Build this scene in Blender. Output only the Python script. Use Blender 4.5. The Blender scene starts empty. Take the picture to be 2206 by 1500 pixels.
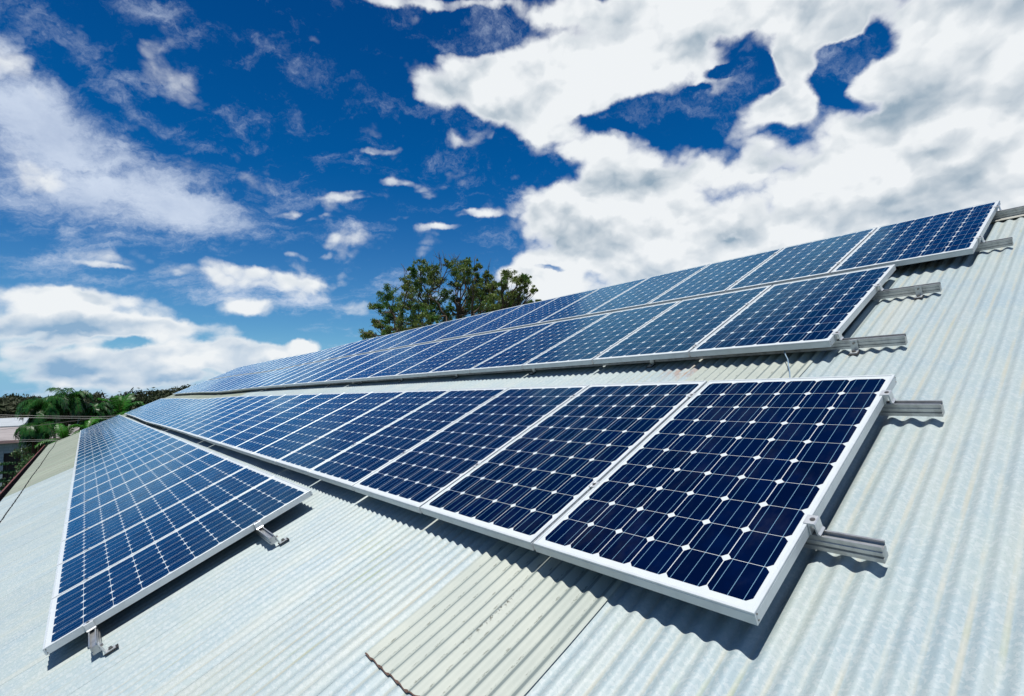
import bpy, math, random
import numpy as np
from mathutils import Matrix, Vector, noise as mnoise
random.seed(7); rng = np.random.default_rng(7)
R = math.radians
scene = bpy.context.scene
# ------------------------------------------------------------------ camera
AL = R(25)                       # pitch of the roof
Z0 = 5.0                         # height of the roof frame's origin above ground
RM = Matrix.Translation((0, 0, Z0)) @ Matrix(((math.cos(AL), 0, -math.sin(AL), 0), (0, 1, 0, 0), (math.sin(AL), 0, math.cos(AL), 0), (0, 0, 0, 1)))
CM = Matrix(((0.7750366252, -0.0359886519, -0.6308906771), (-0.6315431949, -0.0784171580, -0.7713649865), (-0.0217122680, 0.9962708298, -0.0835045577)))
CP = Vector((-1.5495725, -0.7956173, 0.6665563 + Z0))
cam = bpy.data.cameras.new('camera'); camo = bpy.data.objects.new('camera', cam); scene.collection.objects.link(camo)
cam.sensor_width = 36; cam.lens = 36 * 1122.98 / 2206; cam.clip_start = 0.02; cam.clip_end = 4000
camo.matrix_world = Matrix.Translation(CP) @ CM.to_4x4()
scene.camera = camo
def ray(px, py): return (CM @ Vector(((px - 1103) / 1122.98, -(py - 750) / 1122.98, -1))).normalized()
def at(px, py, dist):
    d = ray(px, py); return CP + d * (dist / math.hypot(d.x, d.y))
# ------------------------------------------------------------------ light
scene.view_settings.view_transform = 'Standard'; scene.view_settings.look = 'None'
scene.view_settings.exposure = 0.2; scene.view_settings.gamma = 1.0
sund = (RM.to_3x3() @ Vector((0.27, -0.155, 1))).normalized()
sun = bpy.data.lights.new('sun', 'SUN'); sun.energy = 5.0; sun.angle = R(0.53); sun.color = (1, 0.965, 0.9)
suno = bpy.data.objects.new('sun', sun); scene.collection.objects.link(suno)
suno.rotation_euler = sund.to_track_quat('Z', 'Y').to_euler(); suno.location = (0, 0, 30)
world = bpy.data.worlds.new('World'); scene.world = world; world.use_nodes = True
NT = world.node_tree; NT.nodes.clear()

class N:                                         # small node-graph helper
    def __init__(s, nt): s.t = nt
    def new(s, kind, **kw):
        n = s.t.nodes.new(kind)
        for k, v in kw.items(): setattr(n, k, v)
        return n
    def put(s, sock, v):
        if v is None: return
        if hasattr(v, 'is_output'): s.t.links.new(v, sock)
        else:
            try: sock.default_value = v
            except Exception: sock.default_value = (v, v, v) if not hasattr(v, '__len__') else tuple(v)[:3]
    def m(s, op, a, b=None, c=None, clamp=False):
        n = s.new('ShaderNodeMath', operation=op, use_clamp=clamp)
        for i, v in enumerate((a, b, c)):
            if v is not None: s.put(n.inputs[i], v)
        return n.outputs[0]
    def v(s, op, a, b=None, scale=None):
        n = s.new('ShaderNodeVectorMath', operation=op)
        s.put(n.inputs[0], a)
        if b is not None: s.put(n.inputs[1], b)
        if scale is not None: s.put(n.inputs['Scale'], scale)
        return n.outputs['Value'] if op in ('DOT_PRODUCT', 'LENGTH') else n.outputs[0]
    def ss(s, x, a, b, lo=0.0, hi=1.0):
        n = s.new('ShaderNodeMapRange', interpolation_type='SMOOTHSTEP')
        s.put(n.inputs[0], x)
        for i, q in zip((1, 2, 3, 4), (a, b, lo, hi)): s.put(n.inputs[i], q)
        return n.outputs[0]
    def lin(s, x, a, b, lo=0.0, hi=1.0):
        n = s.new('ShaderNodeMapRange'); s.put(n.inputs[0], x)
        for i, q in zip((1, 2, 3, 4), (a, b, lo, hi)): s.put(n.inputs[i], q)
        return n.outputs[0]
    def noise(s, vec, scale, detail=4, rough=0.5, dist=0.0, color=False, lac=2.0):
        n = s.new('ShaderNodeTexNoise'); s.put(n.inputs['Vector'], vec)
        n.inputs['Scale'].default_value = scale; n.inputs['Detail'].default_value = detail
        n.inputs['Roughness'].default_value = rough; n.inputs['Distortion'].default_value = dist; n.inputs['Lacunarity'].default_value = lac
        return n.outputs['Color' if color else 'Fac']
    def mix(s, f, a, b, mode='MIX'):
        n = s.new('ShaderNodeMix', data_type='RGBA', blend_type=mode, clamp_factor=True)
        s.put(n.inputs[0], f)
        for i, q in ((6, a), (7, b)):
            s.put(n.inputs[i], q if hasattr(q, 'is_output') else tuple(q) + (1,) * (4 - len(q)))
        return n.outputs[2]
    def xyz(s, a, b, c):
        n = s.new('ShaderNodeCombineXYZ')
        for i, q in enumerate((a, b, c)): s.put(n.inputs[i], q)
        return n.outputs[0]
    def sep(s, v):
        n = s.new('ShaderNodeSeparateXYZ'); s.put(n.inputs[0], v); return n.outputs

# ------------------------------------------------------------------ sky with clouds (world directions only)
g = N(NT)
tc = g.new('ShaderNodeTexCoord').outputs['Generated']
d = g.v('NORMALIZE', tc)
sky = g.new('ShaderNodeTexSky', sky_type='NISHITA', sun_disc=False)
sky.sun_elevation = math.asin(sund.z); sky.sun_rotation = math.atan2(sund.x, sund.y)
sky.altitude = 0; sky.air_density = 1.0; sky.dust_density = 0.3; sky.ozone_density = 2.0
dz = g.sep(d)[2]
up = g.m('MAXIMUM', dz, 0.0)
# polarised deep blue overhead, paler near the horizon
tint = g.mix(g.ss(up, 0.0, 0.42), (0.42, 0.78, 1.02), (0.008, 0.43, 0.86))
tint = g.mix(g.ss(up, 0.36, 0.7), tint, (0.004, 0.31, 0.70))
blue = g.mix(1.0, sky.outputs[0], tint, 'MULTIPLY')
blue = g.mix(g.ss(dz, 0.13, -0.02, 0.0, 0.85), blue, (2.4, 4.9, 7.7))
# warped direction
w1 = g.v('SUBTRACT', g.noise(d, 3.2, 2, 0.5, color=True), (0.5, 0.5, 0.5))
w2 = g.v('SUBTRACT', g.noise(d, 11.0, 5, 0.6, color=True), (0.5, 0.5, 0.5))
dw = g.v('ADD', g.v('ADD', d, g.v('SCALE', w1, scale=0.07)), g.v('SCALE', w2, scale=0.045))
def blob(vec, px, py, rx, ry, ang=0.0, inner=0.28):
    """soft ellipse of cloud round a fixed compass direction"""
    c = ray(px, py)
    e1 = ray(px + 4 * math.cos(R(ang)), py + 4 * math.sin(R(ang))) - ray(px - 4 * math.cos(R(ang)), py - 4 * math.sin(R(ang)))
    e2 = ray(px - 4 * math.sin(R(ang)), py + 4 * math.cos(R(ang))) - ray(px + 4 * math.sin(R(ang)), py - 4 * math.cos(R(ang)))
    a = e1.length / 8 * rx; b = e2.length / 8 * ry
    e1.normalize(); e2 = (e2 - e1 * e1.dot(e2)).normalized()
    o1 = c.dot(e1) / a; o2 = c.dot(e2) / b
    x = g.m('SUBTRACT', g.v('DOT_PRODUCT', vec, tuple(e1 / a)), o1)
    y = g.m('SUBTRACT', g.v('DOT_PRODUCT', vec, tuple(e2 / b)), o2)
    r = g.m('SQRT', g.m('MULTIPLY_ADD', x, x, g.m('MULTIPLY', y, y)))
    return g.ss(r, 1.0, inner)
def field(items, start):
    """sum of soft ellipses; each waits for the sum before it, so the shader needs little working memory"""
    tot = start
    for it in items:
        q = g.new('ShaderNodeVectorMath', operation='MULTIPLY_ADD')
        g.put(q.inputs[0], tot); q.inputs[1].default_value = (1e-9, 1e-9, 1e-9); g.put(q.inputs[2], dw)
        tot = g.m('MULTIPLY_ADD', blob(q.outputs[0], *it[1:]), it[0], tot)
    return tot
CUM = [  # weight, px, py, rx, ry, angle : heaped cloud on the right and low banks on the left
 (1.6, 2020, 350, 660, 290, -12), (1.6, 1700, 640, 780, 280, 0), (1.3, 1350, 440, 240, 170, 0), (0.9, 1190, 500, 150, 130, 0), (0.8, 1120, 610, 150, 80, 0),
 (1.4, 1110, 195, 225, 125, 10), (1.4, 1320, 120, 330, 150, 0), (0.75, 1010, 290, 110, 42, 12), (0.8, 1200, 300, 150, 60, 0), (1.3, 1600, 10, 500, 100, 0), (1.4, 2120, 80, 300, 230, 0), (0.6, 930, 190, 90, 50, 35),
 (0.75, 900, 2, 260, 22, 2), (0.8, 1150, 10, 200, 50, 0),
 (0.75, 30, 640, 280, 90, 6), (0.68, 260, 660, 270, 75, 10), (0.7, 60, 710, 420, 50, 0), (0.85, 540, 605, 190, 45, 8), (0.65, 740, 605, 150, 34, 0), (0.60, 550, 672, 110, 26, 0), (0.8, 400, 720, 260, 42, 6),
 (1.0, 50, 780, 140, 60, 0), (1.1, 200, 790, 150, 50, 0), (1.1, 370, 775, 130, 52, 0), (1.0, 490, 775, 120, 45, 0), (1.1, 630, 772, 110, 38, 0), (0.8, 250, 850, 900, 60, 0), (0.55, 330, 795, 430, 60, 0), (0.75, 790, 670, 90, 38, 0),
 (0.62, 770, 412, 100, 24, -4), (0.6, 615, 454, 62, 18, 0), (0.5, 690, 466, 55, 13, 0), (0.62, 1000, 461, 100, 17, 0), (0.52, 950, 490, 60, 12, 0), (0.5, 820, 380, 110, 14, 4),
 (0.46, 700, 95, 90, 26, 35), (0.42, 800, 310, 70, 12, -4), (0.42, 860, 470, 80, 12, 4), (0.4, 680, 550, 90, 12, 0), (0.4, 220, 562, 90, 10, 8),
 (0.7, 1710, 120, 80, 60, 0), (0.4, 1440, 110, 90, 70, 0), (0.8, 1570, 340, 170, 80, 0), (0.7, 1680, 230, 110, 60, 0), (0.3, 1720, 200, 90, 60, 0), (0.8, 1720, 130, 90, 90, 0), (0.6, 1600, 250, 110, 60, -30), (0.5, 1290, 215, 90, 50, 0), (-2.1, 1390, 258, 75, 24, -20), (-1.9, 1480, 210, 65, 22, -32), (-1.6, 1580, 148, 85, 18, -12), (-1.5, 1835, 88, 40, 17, -8), (0.7, 1800, 50, 80, 50, 0), (0.7, 1880, 150, 90, 60, 0), (0.5, 1700, 215, 80, 60, 0), (0.6, 150, 740, 200, 36, 0), (-0.7, 960, 80, 110, 38, 10), (-0.5, 1180, 578, 60, 10, 0),
 (-0.5, 640, 250, 170, 190, 0), (-0.5, 740, 690, 110, 24, 10), (-0.4, 560, 640, 120, 10, 0), (-0.2, 140, 728, 160, 9, 0)]
CIR = [(1.25, 20, 230, 280, 160, 30), (1.3, 270, 385, 380, 135, 27), (0.9, 80, 430, 300, 90, 14), (1.0, 450, 470, 220, 62, 14), (0.45, 330, 250, 200, 40, 32),
 (0.5, 130, 90, 260, 60, 30), (0.5, 330, 20, 140, 50, 0), (0.35, 520, 60, 120, 20, 30), (0.9, 560, 640, 300, 60, 6), (0.4, 650, 130, 150, 50, 30), (0.35, 760, 340, 120, 40, 6), (0.6, 60, 560, 300, 60, 8), (0.6, 900, 640, 200, 50, 0)]
FC = field(CUM, g.m('MULTIPLY', dz, 1e-9)); FI = field(CIR, g.m('MULTIPLY', FC, 1e-9))
GREY = field([(0.7, 1290, 510, 220, 46, -8), (0.65, 1500, 370, 360, 42, -6), (0.5, 1650, 520, 330, 60, -4), (0.9, 2000, 430, 360, 70, -10), (0.35, 2080, 300, 220, 50, -10),
 (0.35, 1440, 85, 240, 40, 0), (0.4, 1060, 285, 140, 30, 10), (0.3, 1900, 240, 200, 40, 0), (0.5, 250, 815, 420, 36, 0), (0.5, 330, 850, 700, 36, 0), (0.4, 620, 800, 200, 22, 0), (0.75, 100, 695, 330, 34, 2), (0.5, 230, 640, 200, 22, 10), (0.3, 420, 640, 160, 18, 0)], g.m('MULTIPLY', FI, 1e-9))
# perspective-flattened noise for the clouds
den = g.m('ADD', g.m('ABSOLUTE', dz), 0.30)
flat = g.v('SCALE', d, scale=g.m('DIVIDE', 1.0, den))
n_big = g.noise(flat, 2.6, 5, 0.55)
n_puf = g.noise(g.v('MULTIPLY', dw, (1, 1, 1.5)), 9.0, 8, 0.62)
def billow(vec, det=3.0):
    """rounded cauliflower bumps, high in their middles"""
    v_ = g.new('ShaderNodeTexVoronoi', feature='F1'); g.put(v_.inputs['Vector'], vec)
    v_.inputs['Scale'].default_value = 7.0; v_.inputs['Detail'].default_value = det; v_.inputs['Roughness'].default_value = 0.55
    return g.m('SUBTRACT', 0.86, v_.outputs['Distance'])
n_bil = billow(g.v('MULTIPLY', dw, (1, 1, 1.5)))
# streaky noise for the thin cloud: stretched along one compass direction
sd = g.xyz(g.v('DOT_PRODUCT', flat, (0.85, -0.53, 0.0)), g.v('DOT_PRODUCT', flat, (1.25, 2.0, 0.0)), 0.0)
n_str = g.noise(g.v('ADD', sd, g.v('SCALE', w2, scale=0.5)), 3.6, 8, 0.68)
back = g.m('MULTIPLY', g.ss(g.v('DOT_PRODUCT', d, tuple(-ray(1103, 500))), -0.35, 0.25), 0.33)   # scattered cloud behind the viewer
tc_ = g.m('ADD', g.m('ADD', g.m('MULTIPLY_ADD', g.ss(FC, 0.45, 1.35), 0.60, FC), back), g.m('ADD', g.m('MULTIPLY', g.m('SUBTRACT', n_big, 0.5), 0.9), g.m('MULTIPLY_ADD', n_bil, 1.5, g.m('MULTIPLY', g.m('SUBTRACT', n_puf, 0.5), 1.1))))
a_c = g.m('MULTIPLY', g.ss(tc_, 0.10, 0.98), 0.985)
ti_ = g.m('MULTIPLY_ADD', g.m('SUBTRACT', n_str, 0.5), 3.9, g.m('MULTIPLY_ADD', g.m('SUBTRACT', n_puf, 0.5), 1.6, FI))
a_i = g.m('MULTIPLY', g.ss(ti_, 0.02, 2.0), g.m('MULTIPLY_ADD', g.m('SUBTRACT', n_puf, 0.5), 0.9, 0.86), clamp=True)
# relief: the same noise sampled a little towards the sun
dl = g.v('ADD', dw, tuple(Vector((sund.x, sund.y, sund.z)) * 0.035))
n_lit = billow(g.v('MULTIPLY', dl, (1, 1, 1.5)))
rel = g.m('MULTIPLY', g.m('SUBTRACT', n_lit, n_bil), 1.15)
thick = g.ss(tc_, 0.5, 1.5)
n_sh = g.noise(flat, 1.7, 4, 0.55)
shade = g.m('ADD', g.m('ADD', g.m('MULTIPLY', GREY, 0.60), g.m('MULTIPLY', g.m('SUBTRACT', n_sh, 0.47), 1.0)), g.m('ADD', rel, g.m('MULTIPLY', thick, 0.08)))
shade = g.m('MULTIPLY', shade, g.ss(tc_, 0.55, 1.15))      # thin rims stay bright
shade = g.m('ADD', shade, g.ss(up, 0.16, 0.0, 0.0, 0.26), clamp=True)
ccol = g.mix(shade, (8.8, 9.1, 9.3), g.mix(g.ss(up, 0.30, 0.05), (3.0, 4.0, 4.95), (2.6, 4.3, 6.3)))
icol = (6.1, 7.0, 8.5)
col = g.mix(a_i, blue, icol)
col = g.mix(a_c, col, ccol)
bg = g.new('ShaderNodeBackground'); bg.inputs[1].default_value = 0.087
g.put(bg.inputs[0], col)
out = g.new('ShaderNodeOutputWorld'); NT.links.new(bg.outputs[0], out.inputs[0])
world.cycles.sampling_method = 'MANUAL'; world.cycles.sample_map_resolution = 512

# ------------------------------------------------------------------ helpers
COL = scene.collection
def link(name, me, mat=None, parent=None, local=None):
    o = bpy.data.objects.new(name, me); COL.objects.link(o)
    if mat is not None and me is not None: me.materials.append(mat)
    if parent is not None: o.parent = parent
    if local is not None: o.matrix_local = local
    return o
def tag(o, label=None, cat=None, group=None, kind=None):
    if label: o['label'] = label
    if cat: o['category'] = cat
    if group: o['group'] = group
    if kind: o['kind'] = kind
    return o
def empty(name, M): o = bpy.data.objects.new(name, None); COL.objects.link(o); o.matrix_world = M; o.empty_display_size = 0.1; return o
class MB:
    def __init__(s): s.v = []; s.f = []; s.uv = None
    def box(s, x0, x1, y0, y1, z0, z1):
        b = len(s.v)
        s.v += [(x, y, z) for z in (z0, z1) for x, y in ((x0, y0), (x1, y0), (x1, y1), (x0, y1))]
        s.f += [tuple(b + i for i in q) for q in ((3, 2, 1, 0), (4, 5, 6, 7), (0, 1, 5, 4), (1, 2, 6, 5), (2, 3, 7, 6), (3, 0, 4, 7))]
        return s
    def prism(s, poly, path, axes=None):
        """poly: 2D points (a,b); path: list of functions mapping (a,b)->3D"""
        b = len(s.v); n = len(poly)
        for fn in path: s.v += [fn(p, q) for p, q in poly]
        for k in range(len(path) - 1):
            for i in range(n):
                j = (i + 1) % n
                s.f.append((b + k * n + i, b + k * n + j, b + (k + 1) * n + j, b + (k + 1) * n + i))
        s.f.append(tuple(b + i for i in range(n))[::-1]); s.f.append(tuple(b + (len(path) - 1) * n + i for i in range(n)))
        return s
    def tube(s, pts, rads, n=6):
        b = len(s.v); pts = [Vector(p) for p in pts]
        for i, p in enumerate(pts):
            t = (pts[min(i + 1, len(pts) - 1)] - pts[max(i - 1, 0)])
            t = t.normalized() if t.length > 1e-9 else Vector((0, 0, 1))
            a = t.cross(Vector((0, 0, 1)) if abs(t.z) < 0.9 else Vector((1, 0, 0))).normalized(); c = t.cross(a)
            r = rads[i] if hasattr(rads, '__len__') else rads
            s.v += [tuple(p + (a * math.cos(2 * math.pi * k / n) + c * math.sin(2 * math.pi * k / n)) * r) for k in range(n)]
        for i in range(len(pts) - 1):
            for k in range(n):
                s.f.append((b + i * n + k, b + i * n + (k + 1) % n, b + (i + 1) * n + (k + 1) % n, b + (i + 1) * n + k))
        s.f.append(tuple(b + k for k in range(n))[::-1]); s.f.append(tuple(b + (len(pts) - 1) * n + k for k in range(n)))
        return s
    def cyl(s, c, r, h, n=14):
        b = len(s.v)
        for z in (0, h): s.v += [(c[0] + r * math.cos(2 * math.pi * k / n), c[1] + r * math.sin(2 * math.pi * k / n), c[2] + z) for k in range(n)]
        for k in range(n): s.f.append((b + k, b + (k + 1) % n, b + n + (k + 1) % n, b + n + k))
        s.f.append(tuple(b + k for k in range(n))[::-1]); s.f.append(tuple(b + n + k for k in range(n)))
        return s
    def mesh(s, name, smooth=False):
        me = bpy.data.meshes.new(name); me.from_pydata(s.v, [], s.f); me.update()
        if smooth: me.polygons.foreach_set('use_smooth', [True] * len(me.polygons))
        return me
    def build(s, name, mat=None, parent=None, smooth=False, local=None): return link(name, s.mesh(name, smooth), mat, parent, local)

def material(name):
    m = bpy.data.materials.new(name); m.use_nodes = True; m.node_tree.nodes.clear()
    h = N(m.node_tree); b = h.new('ShaderNodeBsdfPrincipled'); o = h.new('ShaderNodeOutputMaterial')
    m.node_tree.links.new(b.outputs[0], o.inputs[0]); return m, h, b, o
def simple(name, col, rough=0.5, metal=0.0, var=0.12, scale=30.0, spec=0.5, bump=0.0, col2=None):
    m, h, b, o = material(name)
    tcn = h.new('ShaderNodeTexCoord').outputs['Object']
    n = h.noise(tcn, scale, 5, 0.6)
    c2 = col2 or tuple(c * (1 - 2.2 * var) for c in col)
    h.put(b.inputs['Base Color'], h.mix(h.ss(n, 0.35, 0.75), col, c2))
    b.inputs['Roughness'].default_value = rough; b.inputs['Metallic'].default_value = metal
    b.inputs['Specular IOR Level'].default_value = spec
    if bump:
        bn = h.new('ShaderNodeBump'); bn.inputs['Strength'].default_value = bump; bn.inputs['Distance'].default_value = 0.01
        h.put(bn.inputs['Height'], n); h.t.links.new(bn.outputs[0], b.inputs['Normal'])
    return m

# ------------------------------------------------------------------ materials
M_frame = simple('frame_aluminium', (0.56, 0.60, 0.61), 0.42, 0.2, 0.05, 14)
M_alu = simple('mill_aluminium', (0.50, 0.51, 0.51), 0.36, 0.75, 0.16, 22)
M_clamp = simple('clamp_aluminium', (0.62, 0.64, 0.64), 0.38, 0.55, 0.08, 40)
M_steel = simple('bolt_steel', (0.22, 0.21, 0.20), 0.35, 0.8, 0.1, 60)
M_rubber = simple('black_rubber', (0.02, 0.02, 0.022), 0.7)
M_rust = simple('rusty_edge', (0.10, 0.055, 0.04), 0.8, 0, 0.2, 60)
M_gut = simple('gutter_paint', (0.030, 0.010, 0.008), 0.7, 0, 0.25, 8)
M_gutlip = simple('gutter_lip_paint', (0.17, 0.055, 0.045), 0.6, 0, 0.25, 8)

PW, PL, PITCH = 0.984, 1.68, 1.004
def make_cell_material():
    m, h, b, o = material('photovoltaic_cells')
    uvn = h.new('ShaderNodeUVMap'); u, v, _ = h.sep(uvn.outputs[0])
    oi = h.new('ShaderNodeObjectInfo').outputs['Random']
    pu, pv = 0.1558, 0.1603
    mu, mv = (PW - 6 * pu) / 2, (PL - 10 * pv) / 2
    cu = h.m('DIVIDE', h.m('SUBTRACT', u, mu), pu); cv = h.m('DIVIDE', h.m('SUBTRACT', v, mv), pv)
    iu = h.m('FLOOR', cu); iv = h.m('FLOOR', cv)
    fx = h.m('SUBTRACT', h.m('SUBTRACT', cu, iu), 0.5); fy = h.m('SUBTRACT', h.m('SUBTRACT', cv, iv), 0.5)
    ax = h.m('ABSOLUTE', fx); ay = h.m('ABSOLUTE', fy)
    inside = h.m('MULTIPLY', h.m('LESS_THAN', ax, 0.4905), h.m('LESS_THAN', ay, 0.4945))
    inside = h.m('MULTIPLY', inside, h.m('LESS_THAN', h.m('ADD', ax, ay), 0.880))
    ing = h.m('MULTIPLY', h.m('MULTIPLY', h.m('GREATER_THAN', cu, 0.0), h.m('LESS_THAN', cu, 6.0)), h.m('MULTIPLY', h.m('GREATER_THAN', cv, 0.0), h.m('LESS_THAN', cv, 10.0)))
    inside = h.m('MULTIPLY', inside, ing)
    # three bus bars running up the panel
    bx = h.m('MINIMUM', h.m('ABSOLUTE', fx), h.m('ABSOLUTE', h.m('SUBTRACT', ax, 0.335)))
    bus = h.m('MULTIPLY', h.m('LESS_THAN', bx, 0.0060), h.m('MULTIPLY', inside, 1.0))
    # solder dots beside the bus ends
    wn = h.new('ShaderNodeTexWhiteNoise', noise_dimensions='3D')
    h.put(wn.inputs['Vector'], h.xyz(iu, iv, h.m('MULTIPLY', oi, 91.7)))
    rnd = wn.outputs['Value']
    rnp = h.new('ShaderNodeTexWhiteNoise', noise_dimensions='1D'); h.put(rnp.inputs['W'], h.m('MULTIPLY', oi, 37.1))
    cell = h.mix(rnd, (0.0002, 0.0036, 0.027), (0.0001, 0.0018, 0.014))
    cell = h.mix(h.m('MULTIPLY', rnp.outputs['Value'], 0.45), cell, (0.0005, 0.0036, 0.020))
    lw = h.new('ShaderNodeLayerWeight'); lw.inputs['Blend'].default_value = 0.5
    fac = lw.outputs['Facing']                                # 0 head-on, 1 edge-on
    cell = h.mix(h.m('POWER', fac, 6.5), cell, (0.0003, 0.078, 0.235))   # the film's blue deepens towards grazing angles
    mott = h.noise(h.xyz(u, v, oi), 9.0, 3, 0.5)
    cell = h.mix(h.ss(mott, 0.42, 0.75), cell, (0.0003, 0.0050, 0.031))
    sheet = h.mix(h.noise(h.xyz(u, v, oi), 30, 3), (0.52, 0.55, 0.56), (0.46, 0.50, 0.51))
    c = h.mix(inside, sheet, cell)
    c = h.mix(bus, c, (0.13, 0.25, 0.35))
    # a film of dust
    dust = h.noise(h.xyz(h.m('MULTIPLY', u, 2.0), v, oi), 3.0, 7, 0.7)
    c = h.mix(h.m('MULTIPLY', h.ss(dust, 0.45, 0.8), 0.018), c, (0.45, 0.44, 0.40))
    h.put(b.inputs['Base Color'], c)
    b.inputs['Roughness'].default_value = 0.6; b.inputs['Specular IOR Level'].default_value = 0.0
    # glass over the anti-reflection film: a blue-tinted gloss that grows towards grazing angles
    gl = h.new('ShaderNodeBsdfGlossy'); gl.inputs['Color'].default_value = (0.07, 0.56, 0.95, 1)
    h.put(gl.inputs['Roughness'], h.lin(dust, 0.3, 0.8, 0.13, 0.20))
    g2 = h.new('ShaderNodeBsdfGlossy'); g2.inputs['Color'].default_value = (0.66, 0.86, 1.0, 1); g2.inputs['Roughness'].default_value = 0.09
    f1 = h.m('MULTIPLY', h.m('POWER', fac, 4.8), 0.50); f2 = h.m('MULTIPLY_ADD', h.m('POWER', fac, 9.0), 0.52, 0.004)
    x1 = h.new('ShaderNodeMixShader'); h.put(x1.inputs[0], h.m('MULTIPLY', f1, h.m('MULTIPLY_ADD', inside, 0.75, 0.25))); h.t.links.new(b.outputs[0], x1.inputs[1]); h.t.links.new(gl.outputs[0], x1.inputs[2])
    x2 = h.new('ShaderNodeMixShader'); h.put(x2.inputs[0], f2); h.t.links.new(x1.outputs[0], x2.inputs[1]); h.t.links.new(g2.outputs[0], x2.inputs[2])
    h.t.links.new(x2.outputs[0], o.inputs[0])
    return m
M_cell = make_cell_material()

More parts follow.
